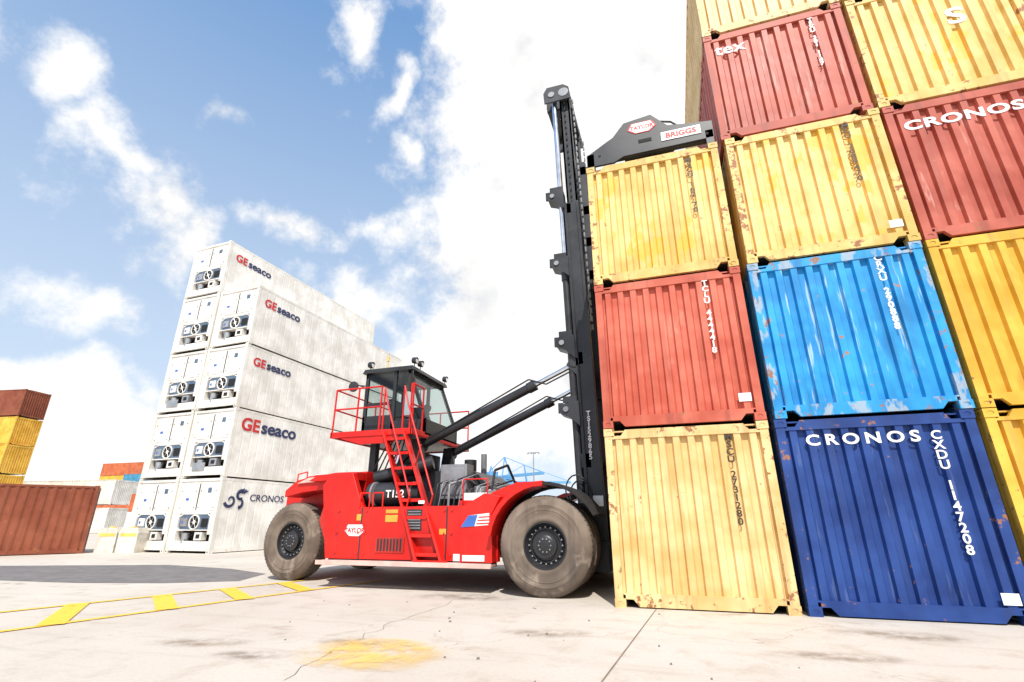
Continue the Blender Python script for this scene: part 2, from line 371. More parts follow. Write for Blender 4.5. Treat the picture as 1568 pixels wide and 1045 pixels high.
def strip(p,q,w,z=.010):
    p=Vector((*p,z));q=Vector((*q,z));n=(q-p).cross(Vector((0,0,1))).normalized()*w/2
    mb.add([p-n,q-n,q+n,p+n],[(0,1,2,3)],0)
strip((-8.5,-3.9),(-6.5,2.2),.12);strip((-6.95,-5.2),(-5.12,2.0),.12)
for a,b in(((-7.95,-2.05),(-6.43,-3.35)),((-7.55,-1.0),(-6.1,-2.08)),((-7.15,-.02),(-5.78,-.98)),((-6.85,1.08),(-5.55,.2)),((-8.3,-3.2),(-6.8,-4.6))): strip(a,b,.28,.014)
mb.build("road_marking",[M_line])
mb=MB();n=24
mb.add([(.9*math.cos(i*2*math.pi/n),.6*math.sin(i*2*math.pi/n),0) for i in range(n)],[tuple(range(n))],0)
mb.build("road_marking",[M_patch],loc=(-1.92,-3.35,.012))
mb=MB()
strip((.60,.3),(-.1,-9),.014,.004);strip((-14,12),(-14.4,-9),.02,.0035);strip((-30,9.2),(40,9.2),.02,.0045);strip((15,12),(14.4,-9),.02,.004)
pts=[(-2.35,1.0)]
while pts[-1][1]>-4.2: pts.append((pts[-1][0]+random.uniform(-.09,.12),pts[-1][1]-random.uniform(.1,.25)))
for a,b in zip(pts[:-1],pts[1:]): strip(a,b,.006,.0045)
mb.build("pavement_joint",[plain("joint_filler",(.2,.155,.11),.9)])
mb=MB()
for i in range(26):
    x=random.uniform(-4.5,2.5);y=random.uniform(-4,-.4);q=random.uniform(.006,.018)
    mb.prism([(x,0),(x+q*1.6,0),(x+q*1.3,q),(x+q*.3,q*.9)],y,y+q*1.3,0)
mb.build("gravel",[plain("grit",(.2,.18,.16),.9)])

M_conc=plain("block_concrete",(.66,.62,.54),.85)
M_cy=plain("block_yellow",(.82,.56,.12),.8)
for i,(x,y) in enumerate(((-21.75,7.35),(-20.85,7.55))):
    mb=MB();mb.prism([(0,0),(.84,0),(.84,.75),(.76,.95),(.08,.95),(0,.75)],0,.8,0);mb.box(.35,.5,.1,.3,.95,1.0,1);mb.box(.06,.78,-.006,-.002,.62,.74,1)
    mb.build("concrete_barrier",[M_conc,M_cy],loc=(x,y,0),rotz=rad(12),bevel=.02)

# ---------------------------------------------------------------- container handler
M_red=paint("machine_red",(.68,.010,.006),.34,rust=0,grime=.35,fade=(.78,.018,.010),spec=.45)
M_redd=paint("machine_red_worn",(.5,.02,.012),.45,rust=.15,grime=.4,spec=.4)
M_blk=paint("machine_black",(.020,.021,.024),.38,rust=0,grime=.3,fade=(.036,.038,.043),spec=.5)
M_grey=plain("machine_grey",(.28,.29,.30),.4,metal=.3)
M_chrome=plain("chrome_rod",(.75,.76,.78),.12,metal=1)
M_side=paint("tyre_sidewall",(.155,.12,.095),.8,rust=0,grime=.6,fade=(.26,.205,.16),spec=.2,extra=((.33,.27,.215),(2.5,2.5,2.5),.55,.7,.7))
M_tread=paint("tyre_tread",(.09,.075,.062),.85,rust=0,grime=.4,fade=(.15,.12,.10),spec=.2)
M_rim=plain("wheel_rim",(.022,.022,.025),.4)
M_pink=plain("sunlit_pink",(.74,.46,.40),.5)  # pale pink puts the sunlit look of step and wing plate into the colour
M_orange=plain("orange_label",(.85,.38,.05),.5)
g=bpy.data.materials.new("glass");g.use_nodes=True;gN=g.node_tree.nodes;gL=g.node_tree.links
gt=gN.new("ShaderNodeBsdfTransparent");gt.inputs[0].default_value=(.72,.80,.79,1);gm=gN.new("ShaderNodeMixShader")
fr=gN.new("ShaderNodeFresnel");fr.inputs[0].default_value=1.5
gl=gN.new("ShaderNodeBsdfGlossy");gl.inputs['Roughness'].default_value=.02
gL.new(fr.outputs[0],gm.inputs[0]);gL.new(gt.outputs[0],gm.inputs[1]);gL.new(gl.outputs[0],gm.inputs[2]);gL.new(gm.outputs[0],gN['Material Output'].inputs[0])
gN.remove(gN['Principled BSDF'])
M_glass=g
T=bpy.data.objects.new("container_handler",None);COL.objects.link(T)
YC=3.03
def mir(y): return 2*YC-y
def wheel(name,x,yo,face=-1,R=.81,w=.46,rotz=0):
    mb=MB()
    prof=[(.37,.05),(.40,.02),(.44,.012),(.47,.02),(.50,.012),(.56,.0),(.565,-.006),(.575,-.006),(.58,.0),(.62,-.005),(.645,-.014),(.66,-.004),(.72,.012),(.765,.04),(.795,.075),(.81,.11),(.81,.2),(.797,.205),(.797,.225),(.81,.23),(.81,.35),(.797,.355),(.797,.375),(.81,.38),(.795,.42),(.72,.46),(.5,.48),(.37,.45)]
    ms=[0]*14+[1]*9+[0]*4
    prof=[(r*R/.81,a*w/.48) for r,a in prof]
    mb.lathe((0,0,0),prof,0,72,ms)
    mb.lathe((0,0,0),[(.375,.05),(.375,.03),(.355,.03),(.345,.08),(.30,.13),(.27,.10),(.255,.10),(.24,.13),(.17,.13),(.16,.05),(.13,.03),(.001,.03)],2,48)
    for i in range(20):
        t=i*2*math.pi/20; mb.tube((.29*math.cos(t),.15,.29*math.sin(t)),(.29*math.cos(t),.09,.29*math.sin(t)),.014,3,6)
    for i in range(10):
        t=i*2*math.pi/10; mb.tube((.105*math.cos(t),.04,.105*math.sin(t)),(.105*math.cos(t),.018,.105*math.sin(t)),.013,3,6)
    for i in range(60):
        t=i*2*math.pi/60; mb.beam((.79*R/.81*math.cos(t),.06,.79*R/.81*math.sin(t)),(.808*R/.81*math.cos(t),.105,.808*R/.81*math.sin(t)),.02,.008,1)
    mb.tube((0,.05,0),(0,.5,0),.2,2,20)
    o=mb.build(name,[M_side,M_tread,M_rim,M_grey],parent=T,smooth=35)
    o.location=(x,yo,R-.012);o.rotation_euler=(0,0,(math.pi if face>0 else 0)+rotz)
    return o
FX=-1.17
wheel("tyre_front",FX,.50);wheel("tyre_front_inner",FX,1.06)
wheel("tyre_front_far",FX,mir(.50),1);wheel("tyre_front_far_inner",FX,mir(1.06),1)
RXw=-7.12
wheel("tyre_rear",RXw,1.40,R=.80,rotz=rad(-4));wheel("tyre_rear_far",RXw,mir(1.40),1,R=.80,rotz=rad(-4))

mb=MB()  # chassis : 0 red 1 black 2 grey 3 pink 4 orange 5 white 6 worn red
def arc(cx,cz,r,a0,a1,n): return [(cx+r*math.cos(rad(a0+(a1-a0)*i/n)),cz+r*math.sin(rad(a0+(a1-a0)*i/n))) for i in range(n+1)]
for s in(0,1):
    def Y(a,b):
        return (a,b) if s==0 else (mir(b),mir(a))
    a,b=Y(.86,1.0)
    inner=arc(FX,.81,.95,180,100,8)
    outer=[(-1.35,1.86),(-1.75,1.86),(-2.2,1.70),(-2.6,1.46)]
    mb.prism([(-5.75,.5),(-2.12,.5)]+inner+outer+[(-5.0,1.45),(-5.3,2.12),(-5.8,2.12),(-6.0,1.9)],a,b,0)
    fo=arc(FX,.81,1.02,172,28,16);fi=arc(FX,.81,.96,172,28,16)[::-1]
    a,b=Y(.46,1.62);mb.prism(fo+fi,a,b,7)
    fo2=arc(FX,.81,1.035,172,90,8);fi2=arc(FX,.81,.95,172,90,8)[::-1]
    a,b=Y(.44,.86);mb.prism(fo2+fi2,a,b,0)
    a,b=Y(.62,.86);mb.prism([(-2.75,.5),(-2.14,.5),(-2.16,1.3),(-2.0,1.6),(-2.3,1.66),(-2.75,1.42)],a,b,0)
    a,b=Y(.60,.85);mb.box(-5.75,-2.15,a,b,.44,.48,3)
    a,b=Y(.58,.60);mb.box(-5.75,-2.15,a,b,.41,.49,3)
    a,b=Y(.9,1.05);mb.box(-5.7,-2.2,a,b,.42,.5,1)
    a,b=Y(1.36,1.98)
    mb.prism([(-7.38,1.70),(-7.38,1.84),(-7.1,2.05),(-6.6,2.16),(-5.3,2.2),(-5.3,1.7),(-5.75,1.7),(-6.1,1.86),(-6.9,1.80)],a,b,0)
    a,b=Y(1.30,1.36);mb.prism([(-7.05,1.98),(-6.75,2.10),(-6.2,2.13),(-6.35,2.02)],a,b,3)
    a,b=Y(1.0,1.36);mb.prism([(-6.5,2.0),(-6.3,2.1),(-5.8,2.16),(-5.3,2.16),(-5.3,2.0)],a,b,0)
    a,b=Y(1.0,1.98);mb.prism([(-6.1,1.2),(-5.75,.5),(-5.6,.5),(-5.6,2.0),(-5.9,2.0)],a,b,6)
    mb.path([(-7.2,(a+b)/2,2.05),(-7.2,(a+b)/2,2.2),(-6.95,(a+b)/2,2.25),(-6.95,(a+b)/2,2.1)],.015,0)
    yy=.86 if s==0 else mir(.86);sg=-1 if s==0 else 1
    def pl(x0,x1,z0,z1,m,t=.012):
        q=sorted((yy,yy+sg*t));mb.box(x0,x1,q[0],q[1],z0,z1,m)
    pl(-3.98,-3.66,1.02,1.40,1)
    for i in range(7): pl(-3.96,-3.68,1.05+i*.05,1.07+i*.05,2,.02)
    pl(-4.62,-4.0,.62,.90,6,.02)
    for i in range(8): pl(-4.58+i*.07,-4.54+i*.07,.65,.87,1,.026)
    pl(-4.45,-4.18,1.17,1.3,4);pl(-4.45,-4.18,1.33,1.40,4);pl(-3.75,-3.62,1.5,1.56,5)
    pl(-3.28,-3.14,.95,1.05,4);pl(-5.1,-5.0,1.2,1.32,4)
    pl(-2.98,-2.76,.5,.62,5);pl(-3.15,-3.12,.5,1.45,1,.01);pl(-5.0,-4.97,.5,1.45,1,.01)
    for bx in(-5.55,-5.05,-4.9,-3.2,-3.05):
        for bz in(.58,.95,1.36): pl(bx,bx+.035,bz,bz+.035,6,.022)
    q=sorted((.62 if s==0 else mir(.62),.61 if s==0 else mir(.61)));mb.box(-2.7,-2.28,q[0],q[1],.52,.62,5)
    for hx in(-5.05,-4.75):
        mb.path([(hx,yy+sg*.02,1.45),(hx,yy+sg*.02,1.72),(hx+.22,yy+sg*.02,1.72),(hx+.22,yy+sg*.02,1.45)],.015,0)
mb.box(-7.8,-.95,2.0,4.06,.5,1.42,6)
mb.box(-5.7,-2.2,1.0,5.06,.6,1.38,1)
mb.prism([(-7.85,.75),(-5.4,.75),(-5.4,2.2),(-7.3,2.2),(-7.85,1.95)],1.98,4.08,0)
mb.box(-7.3,-5.9,2.2,3.86,2.2,2.26,5)
mb.tube((RXw,1.6,.8),(RXw,4.46,.8),.16,1);mb.tube((FX,1.0,.8),(FX,5.0,.8),.3,1,16)
mb.box(-2.2,-.6,1.7,4.36,.55,1.5,1)
mb.prism([(-4.6,1.42),(-2.6,1.42),(-2.7,1.85),(-3.1,2.2),(-4.6,2.25)],2.1,3.96,1)
mb.box(-3.72,-3.12,1.72,2.1,1.62,2.32,2);mb.box(-3.66,-3.18,1.70,1.72,1.70,2.24,2)
mb.tube((-2.8,1.7,1.45),(-2.8,1.7,1.85),.13,2,16);mb.tube((-2.5,1.6,1.45),(-2.5,1.6,1.78),.08,5,14)
mb.box(-3.0,-2.25,1.1,1.9,1.38,1.56,0);mb.box(-2.95,-2.45,1.15,1.5,1.56,1.70,5);mb.box(-2.4,-2.28,1.2,1.4,1.56,1.75,2)
mb.path([(-2.9,1.05,1.5),(-2.9,1.05,1.95),(-2.4,1.05,1.95),(-2.4,1.05,1.5)],.014,0)
random.seed(11)
for i in range(14):
    x=-3.7+i*.11;h0=1.7+random.uniform(0,.45);mb.path([(x,1.4,1.45),(x+random.uniform(-.05,.1),1.5,h0),(x+.25,1.8,h0+.12),(x+.3,2.2,1.9)],random.choice([.012,.02,.028]),random.choice([1,1,2]),6)
mb.tube((-3.3,3.2,2.2),(-3.3,3.2,2.7),.07,2,12);mb.tube((-3.4,2.6,2.2),(-3.4,2.6,2.5),.14,1,16)
mb.tube((-5.1,1.3,1.72),(-3.9,1.3,1.72),.23,1,24);mb.tube((-5.2,1.55,2.05),(-4.0,1.9,2.4),.15,1,20)
mb.tube((-4.95,1.2,1.72),(-4.91,1.2,1.72),.24,2,24);mb.tube((-4.1,1.3,1.72),(-4.06,1.3,1.72),.24,2,24)
for x in(-5.75,-4.55):
    for y in(2.15,3.85): mb.box(x,x+.16,y-.08,y+.08,1.42,2.98,1)
mb.box(-5.1,-4.7,2.3,3.7,1.42,2.75,1);mb.beam((-5.7,2.1,1.6),(-4.5,2.1,2.9),.1,.1,1)
mb.beam((-5.9,1.5,2.2),(-5.9,1.5,2.95),.06,.06,1)
for i in range(5): mb.path([(-5.4+i*.12,1.9,1.5),(-5.5+i*.15,1.85,2.2),(-5.2+i*.1,2.0,2.95)],.018,1,6)
mb.box(-6.35,-4.35,1.45,4.6,3.0,3.06,1)
mb.box(-6.38,-4.32,1.40,1.45,2.97,3.10,0);mb.box(-6.40,-6.35,1.40,4.65,2.97,3.10,0);mb.box(-6.38,-4.32,4.6,4.65,2.97,3.1,0);mb.box(-4.35,-4.30,1.40,4.65,2.97,3.10,0)
mb.prism([(-6.2,2.97),(-4.6,2.97),(-4.8,2.8),(-5.6,2.8)],1.42,1.47,0)
mb.build("chassis",[M_red,M_blk,M_grey,M_pink,M_orange,M_white,M_redd,plain("fender_black",(.03,.028,.028),.7,spec=.2)],parent=T,smooth=30,bevel=.012)

mb=MB() # rails and ladder
def rail(pts):
    for dz in(1.02,.55): mb.path([(x,y,3.08+dz) for x,y in pts],.021,0)
    for x,y in pts: mb.tube((x,y,3.05),(x,y,4.10),.021,0,8)
rail([(-5.15,1.43),(-5.75,1.43),(-6.37,1.43),(-6.37,2.3),(-6.37,3.1),(-6.37,3.9),(-6.37,4.62),(-5.2,4.62),(-4.33,4.62)])
rail([(-4.38,1.43),(-4.33,1.43),(-4.33,1.9)])
A=Vector((-3.35,.70,.45));B=Vector((-4.72,1.42,3.02))
for dx in(-.25,.25):
    o=Vector((dx,0,0));mb.beam(A+o,B+o,.05,.21,0,side=(1,0,0))
    h=Vector((.13,-.10,.30));S0=A+(B-A)*.35
    mb.path([S0+o,S0+o+h,B+o+h+Vector((-.05,0,.3)),B+o+Vector((-.1,.02,1.05)),B+o+Vector((-.1,.02,0))],.019,0)
    mb.tube(A+(B-A)*.7+o,A+(B-A)*.7+o+h*1.4,.015,0,8)
for i in range(8):
    c=A+(B-A)*((i+.5)/8);mb.box(c.x-.22,c.x+.22,c.y-.08,c.y+.1,c.z-.015,c.z+.015,1)
    mb.box(c.x-.22,c.x+.22,c.y-.09,c.y-.08,c.z-.03,c.z+.03,0)
mb.box(-3.68,-3.0,.60,.66,.42,.52,0)
mb.build("ladder_and_rails",[M_red,M_blk],parent=T,smooth=30)

mb=MB() # cab
x0,xt,xb,y0,y1,z0,z1=-6.0,-4.76,-4.30,2.0,3.8,3.06,4.62
mb.prism([(x0-.08,z1),(xt+.1,z1),(xt+.06,z1+.10),(x0-.02,z1+.10)],y0-.06,y1+.06,0)
for y in(y0,y1-.07):
    mb.box(x0,x0+.08,y,y+.07,z0,z1,0)
    mb.box(-5.22,-5.14,y,y+.07,z0,z1,0)
    mb.beam((xb-.04,y+.035,z0+.35),(xt-.04,y+.035,z1),.07,.08,0,side=(0,1,0))
    mb.prism([(x0,z0),(xb,z0),(xb,z0+.35),(x0,z0+.35)],y,y+.05,0)
    mb.box(x0+.08,-5.22,y+.02,y+.05,z0+.75,z0+.82,0)
    mb.box(x0+.08,-5.22,y+.02,y+.05,z0+.35,z0+.5,0)
mb.box(xb-.06,xb,y0,y1,z0,z0+.35,0);mb.box(x0,x0+.06,y0,y1,z0,z0+.5,0);mb.box(x0,xb,y0,y1,z0-.01,z0+.03,0)
mb.box(x0,x0+.07,y0,y1,z1-.12,z1,0);mb.beam((xt-.04,y0,z1-.04),(xt-.04,y1,z1-.04),.08,.08,0)
for y in(y0+.03,y1-.03):
    mb.add([(x0+.08,y,z0+.35),(xb-.05,y,z0+.35),(xt-.05,y,z1),(x0+.08,y,z1)],[(0,1,2,3)],1)
mb.add([(xb-.02,y0+.05,z0+.35),(xb-.02,y1-.05,z0+.35),(xt-.02,y1-.05,z1),(xt-.02,y0+.05,z1)],[(0,1,2,3)],1)
mb.add([(x0+.03,y0+.05,z0+.5),(x0+.03,y1-.05,z0+.5),(x0+.03,y1-.05,z1),(x0+.03,y0+.05,z1)],[(0,1,2,3)],1)
mb.box(-5.6,-5.1,2.65,3.15,z0+.3,z0+.5,0);mb.prism([(-5.65,z0+.5),(-5.5,z0+.5),(-5.6,z0+1.05),(-5.72,z0+1.05)],2.65,3.15,0)
mb.beam((-4.6,2.9,z0+.3),(-4.8,2.9,z0+.75),.08,.08,0);mb.tube((-4.8,2.9,z0+.72),(-4.84,2.9,z0+.76),.2,0,16)
mb.box(-4.85,-4.55,2.3,2.5,z0+.3,z0+.7,0)
mb.path([(-4.5,2.1,z0+.4),(-4.75,2.5,z1-.4)],.012,0)
def lamp(x,y,z):
    mb.tube((x,y,z-.12),(x,y,z-.02),.012,0,6);mb.tube((x-.05,y,z+.04),(x+.06,y,z+.02),.075,0,14,.085);mb.tube((x+.061,y,z+.02),(x+.066,y,z+.02),.07,2,14)
for p in((x0+.1,y0,z1+.2),(xt+.05,y0+.05,z1+.22),(xt+.05,y1-.02,z1+.2),(x0+.2,y1,z1+.2),(xt+.05,y0+.35,z1+.22)): lamp(*p)
mb.box(-5.7,-5.2,2.5,3.3,z1+.1,z1+.24,0);mb.tube((-5.45,2.05,z1+.1),(-5.45,2.05,z1+.3),.012,3,8);mb.tube((-5.45,2.05,z1+.3),(-5.45,2.05,z1+.42),.03,3,12)
mb.path([(xt+.02,y0-.02,z1-.1),(xt+.2,y0-.25,z1-.1),(xt+.2,y0-.25,z1-.5)],.014,0);mb.box(xt+.16,xt+.2,y0-.36,y0-.14,z1-.62,z1-.25,0)
mb.path([(x0,y0,z1-.3),(x0-.2,y0-.15,z1-.3)],.014,0);mb.lathe((x0-.2,y0-.2,z1-.35),[(.001,-.02),(.13,-.02),(.13,.02),(.001,.02)],0,20)
mb.build("cab",[M_blk,M_glass,M_chrome,M_cy],parent=T,smooth=30,bevel=.008)

# mast -------------------------------------------------------------
mb=MB() # 0 black 1 chrome 2 grey 3 white
ln=-.024
def mx(z): return ln*z
def mbeam(xa,xb,ya,yb,za,zb,m=0):
    v=[(xa+mx(za),ya,za),(xb+mx(za),ya,za),(xb+mx(za),yb,za),(xa+mx(za),yb,za),(xa+mx(zb),ya,zb),(xb+mx(zb),ya,zb),(xb+mx(zb),yb,zb),(xa+mx(zb),yb,zb)]
    mb.add(v,[(0,3,2,1),(4,5,6,7),(0,1,5,4),(1,2,6,5),(2,3,7,6),(3,0,4,7)],m)
for s in(0,1):
    def YY(a,b): return (a,b) if s==0 else (mir(b),mir(a))
    def my(v): return v if s==0 else mir(v)
    a,b=YY(2.06,2.30)
    w0,w1=YY(2.10,2.14);mbeam(-.66,-.30,w0,w1,.35,8.6)
    mbeam(-.66,-.60,a,b,.35,8.6);mbeam(-.36,-.30,a,b,.35,8.6)
    a2,b2=YY(2.20,2.38)
    w0,w1=YY(2.2,2.235)
    mbeam(-.60,-.55,a2,b2,4.0,12.05);mbeam(-.38,-.33,a2,b2,4.0,12.05);mbeam(-.6,-.33,w0,w1,4.0,12.05)
    yc=my(2.18)
    mb.tube((-.76+mx(.6),yc,.6),(-.76+mx(6.6),yc,6.6),.085,0,18)
    mb.tube((-.74+mx(6.6),yc,6.6),(-.74+mx(11.9),yc,11.9),.07,1,16)
    mb.tube((-.76+mx(6.5),yc,6.5),(-.76+mx(6.8),yc,6.8),.105,0,18)
    yh=my(2.42)
    for dx,mm in((-.5,2),(-.44,2)): mb.tube((dx+mx(6),yh,6),(dx+mx(11.9),yh,11.9),.017,mm,6)
    yh=my(2.17)
    for k in range(34):
        z=5.2+k*.2;mb.tube((-.47+mx(z),yh,z),(-.47+mx(z+.13),yh,z+.13),.022,0,6)
        mb.tube((-.24+mx(z),my(2.2),z),(-.24+mx(z+.13),my(2.2),z+.13),.024,2,6)
    for dy in(0,.05,.1): mb.tube((-.71+mx(1),my(2.32+dy),1),(-.71+mx(8.3),my(2.32+dy),8.3),.016,0,6)
    for z in(3.35,4.85,6.85,8.75):
        a3,b3=YY(2.0,2.32);o=mx(z)
        mb.prism([(-.64+o,z-.32),(-.86+o,z-.12),(-1.04+o,z-.05),(-1.04+o,z+.16),(-.66+o,z+.22)],a3,b3,0)
        mb.tube((-.93+o,a3-.03,z+.05),(-.93+o,b3+.03,z+.05),.06,2,12)
        mb.box(-1.0+o,-.7+o,a3+.05,a3+.1,z+.2,z+.34,0)
        mb.box(-1.1+o,-1.0+o,a3+.02,a3+.08,z-.02,z+.2,0)
    a4,b4=YY(2.02,2.42)
    for q0,q1 in((a4,a4+.04),(b4-.04,b4)):
        mb.prism([(-.98+mx(12),11.85),(-.25+mx(12),11.85),(-.3+mx(12),12.25),(-.45+mx(12),12.38),(-.9+mx(12),12.38),(-1.0+mx(12),12.2)],q0,q1,0)
    mb.tube((-.45+mx(12),a4-.01,12.1),(-.45+mx(12),b4-.06,12.1),.14,2,20);mb.tube((-.78+mx(12),a4-.02,12.1),(-.78+mx(12),b4+.02,12.1),.09,2,14)
    a5,b5=YY(2.3,2.6);mbeam(-.28,-.08,a5,b5,6.4,9.9);a5,b5=YY(2.4,2.5);mbeam(-.2,.02,a5,b5,9.0,9.8)
mb.box(-1.0+mx(12),-.3+mx(12),2.4,3.66,12.0,12.2,0)
for z in(.5,2.2,4.4,8.3): mbeam(-.70,-.5,2.1,3.96,z,z+.28)
for z in(6.5,7.4,8.3,9.5): mbeam(-.22,-.08,2.3,3.76,z,z+.25)
mb.box(-.66,-.3,2.0,4.06,.28,.8,0)
mb.box(-.72,-.715,2.08,2.22,2.6,3.2,3);mb.box(-.55,-.35,2.05,2.055,1.45,1.65,3)
for y in(2.8,3.0,3.2,3.35): mb.path([(-.55+mx(2),y,1.0),(-.6+mx(5),y,5),(-.5+mx(8),y,8.6),(-.45+mx(10),y,9.6),(-.25+mx(10),y,10.0),(-.15+mx(9),y,9.4)],.025,0,8)
pts=[(-.85+.22*math.cos(t)*1.0,1.95,1.75+.3*math.sin(t)) for t in [i*math.pi/8 for i in range(-4,13)]]
mb.path(pts,.016,0,6);mb.path([(p[0]+.06,p[1]+.1,p[2]-.1) for p in pts],.016,0,6)
mb.build("mast",[M_blk,M_chrome,M_grey,M_white],parent=T,smooth=30,bevel=.006)
text("T\nS\nI\n5\n2\n9\n8\n6\n5",.14,(-.55,2.05,3.25),FR,M_white,T,bold=.004,line=.8,ax='CENTER')
mb=MB()
for y in(2.2,3.86):
    a=Vector((-4.5,y,2.82));c=Vector((-1.75,y,4.03));e=Vector((-.80,y,4.45))
    mb.tube(a,c,.105,0,20);mb.tube(a+(c-a)*.95,c+(e-c)*.04,.125,0,20);mb.tube(c,e,.055,1,16);mb.tube((e.x,y-.14,e.z),(e.x,y+.14,e.z),.11,0,16)
    mb.tube((a.x,y-.16,a.z),(a.x,y+.16,a.z),.13,0,16);mb.path([a+Vector((.2,-.1,.12)),c+Vector((-.1,-.1,.12)),c+Vector((.3,-.1,-.02)),e+Vector((-.1,-.1,-.2))],.017,0,6)
    mb.prism([(-.7,4.1),(-.98,4.4),(-.85,4.62),(-.7,4.7)],y-.12,y-.07,0)
    mb.prism([(-4.7,2.2),(-4.2,2.2),(-4.4,2.95),(-4.6,2.95)],y-.2,y-.14,0)
mb.build("tilt_cylinders",[M_blk,M_chrome],parent=T,smooth=35)
mb=MB();zt=7.83
prof=[(.02,zt),(.02,zt+.27),(.42,zt+.52),(.56,zt+.60),(.80,zt+.90),(1.33,zt+.97),(1.62,zt+.62),(1.95,zt+.56),(2.42,zt+.50),(2.42,zt+.12),(.75,zt+.1),(.55,zt)]
for a,b in((.02,.07),(5.99,6.04)): mb.prism(prof,a,b,0)
for y in(.02,5.86):
    mb.box(.03,2.41,y+.05,y+.14,zt+.1,zt+.32,0)
    for x in(.03,2.27): mb.box(x,x+.14,y+.0,y+.17,zt-.01,zt+.3,0)
mb.box(.75,1.1,.07,5.99,zt+.22,zt+.58,0);mb.box(1.35,1.7,.07,5.99,zt+.22,zt+.58,0)
mb.box(-.12,1.9,2.3,3.76,zt+.3,zt+.85,0)
for y in(.4,.9): mb.box(1.05,1.5,y,y+.35,zt+.55,zt+.8,0)
mb.box(1.55,1.75,.5,.8,zt+.6,zt+.92,0);mb.path([(1.4,.1,zt+.85),(1.7,.1,zt+.75),(1.85,.12,zt+.6)],.02,0)
mb.box(1.05,1.3,.012,.02,zt+.33,zt+.41,2)
for x in (.28,2.3): mb.tube((x,.015,zt+.22),(x,.02,zt+.22),.03,2,10)
mb.box(.2,.45,.05,.35,zt+.3,zt+.42,0)
mb.build("spreader",[M_blk,M_white,M_dark],parent=T,smooth=30,bevel=.006)
mb=MB()
def shield(cx,cz,w,h,y):
    for s_,yy,mm in((1,y,1),(.88,y-.004,0)):
        W=w*s_/2;Hh=h*s_/2
        mb.prism([(cx-W*.5,cz-Hh),(cx+W*.5,cz-Hh),(cx+W,cz-Hh*.15),(cx+W*.72,cz+Hh),(cx-W*.72,cz+Hh),(cx-W,cz-Hh*.15)],yy-.004,yy,mm)
shield(1.14,zt+.70,.56,.26,.016);mb.box(1.48,2.2,.008,.016,zt+.26,zt+.46,0)
shield(-5.12,1.02,.5,.24,.855)
mb.prism([(-2.74,1.08),(-2.2,1.12),(-2.2,1.32),(-2.6,1.28)],.612,.618,0);mb.prism([(-2.74,1.08),(-2.48,1.1),(-2.42,1.29),(-2.6,1.28)],.606,.611,2)
for i in range(3): mb.beam((-2.44+i*.02,.609,1.14+i*.055),(-2.2,.609,1.15+i*.055),.004,.02,1,side=(0,1,0))
mb.build("decal_plates",[M_white,M_redtxt,M_bluelab],parent=T)
text("TAYLOR",.125,(1.14,.006,zt+.66),FR,M_redtxt,T,bold=.004,ax='CENTER',sx=.95)
text("BRIGGS",.16,(1.84,.004,zt+.305),FR,M_redtxt,T,bold=.005,ax='CENTER',sx=1.05)
text("TAYLOR",.12,(-5.12,.845,.98),FR,M_redtxt,T,bold=.004,ax='CENTER')
text("T152",.2,(-4.6,1.04,1.64),FR,M_white,T,bold=.004)

# ---------------------------------------------------------------- distance
M_cb=plain("crane_blue",(.12,.34,.6),.5)
def crane(x,y,s,rot):
    mb=MB()
    for a in(0,14):
        for b in(0,16): mb.beam((a,b,0),(a,b,28),1,1,0)
        mb.beam((a,0,12),(a,16,12),.8,.8,0);mb.beam((a,0,28),(a,16,28),.8,.8,0);mb.beam((a,0,12),(a,16,28),.5,.5,0)
    mb.beam((7,-34,29),(7,26,29),3,1.6,0);mb.beam((0,0,27),(14,0,27),1,1,0);mb.beam((0,16,27),(14,16,27),1,1,0)
    mb.beam((3,0,28),(7,2,42),.7,.7,0);mb.beam((11,0,28),(7,2,42),.7,.7,0);mb.beam((7,2,42),(7,-32,30),.4,.4,0);mb.beam((7,2,42),(7,24,30),.4,.4,0);mb.box(4,10,12,20,29.5,33,0)
    o=mb.build("gantry_crane",[M_cb],loc=(x,y,0),rotz=rot);o.scale=(s,s,s)
crane(-93,262,.85,rad(60));crane(-106,270,.75,rad(20));crane(-84,290,.8,rad(110))
mb=MB();mb.tube((0,0,0),(0,0,14.5),.16,0,8,.09);mb.box(-1.2,1.2,-.1,.1,14.4,14.55,0)
for x in(-1.2,-.4,.4,1.2): mb.box(x-.15,x+.15,-.3,.1,14.2,14.4,0)
mb.build("light_pole",[M_grey],loc=(-26.5,93,0))
mb=MB()
random.seed(3)
for i in range(26):
    a=-2.2+i*.12;x=math.sin(a)*420;y=math.cos(a)*420;h=random.uniform(4,9)
    mb.box(x-30,x+30,y-8,y+8,0,h,0)
mb.build("distant_sheds",[plain("shed_grey",(.5,.53,.57),.8)])

# ---------------------------------------------------------------- camera
h,t,r=.3077,.3494,-.0029
f=Vector((-math.sin(h)*math.cos(t),math.cos(h)*math.cos(t),math.sin(t)));ri=Vector((math.cos(h),math.sin(h),0));up=ri.cross(f)
R2=ri*math.cos(r)+up*math.sin(r);U2=-ri*math.sin(r)+up*math.cos(r)
cam=bpy.data.cameras.new("camera");cam.sensor_width=36;cam.lens=753.4857/1568*36;cam.clip_end=6000;cam.clip_start=.05
co=bpy.data.objects.new("camera",cam);COL.objects.link(co)
co.matrix_world=Matrix(((R2.x,U2.x,-f.x,1.0196),(R2.y,U2.y,-f.y,-8.142),(R2.z,U2.z,-f.z,1.1965),(0,0,0,1)))
scene.camera=co
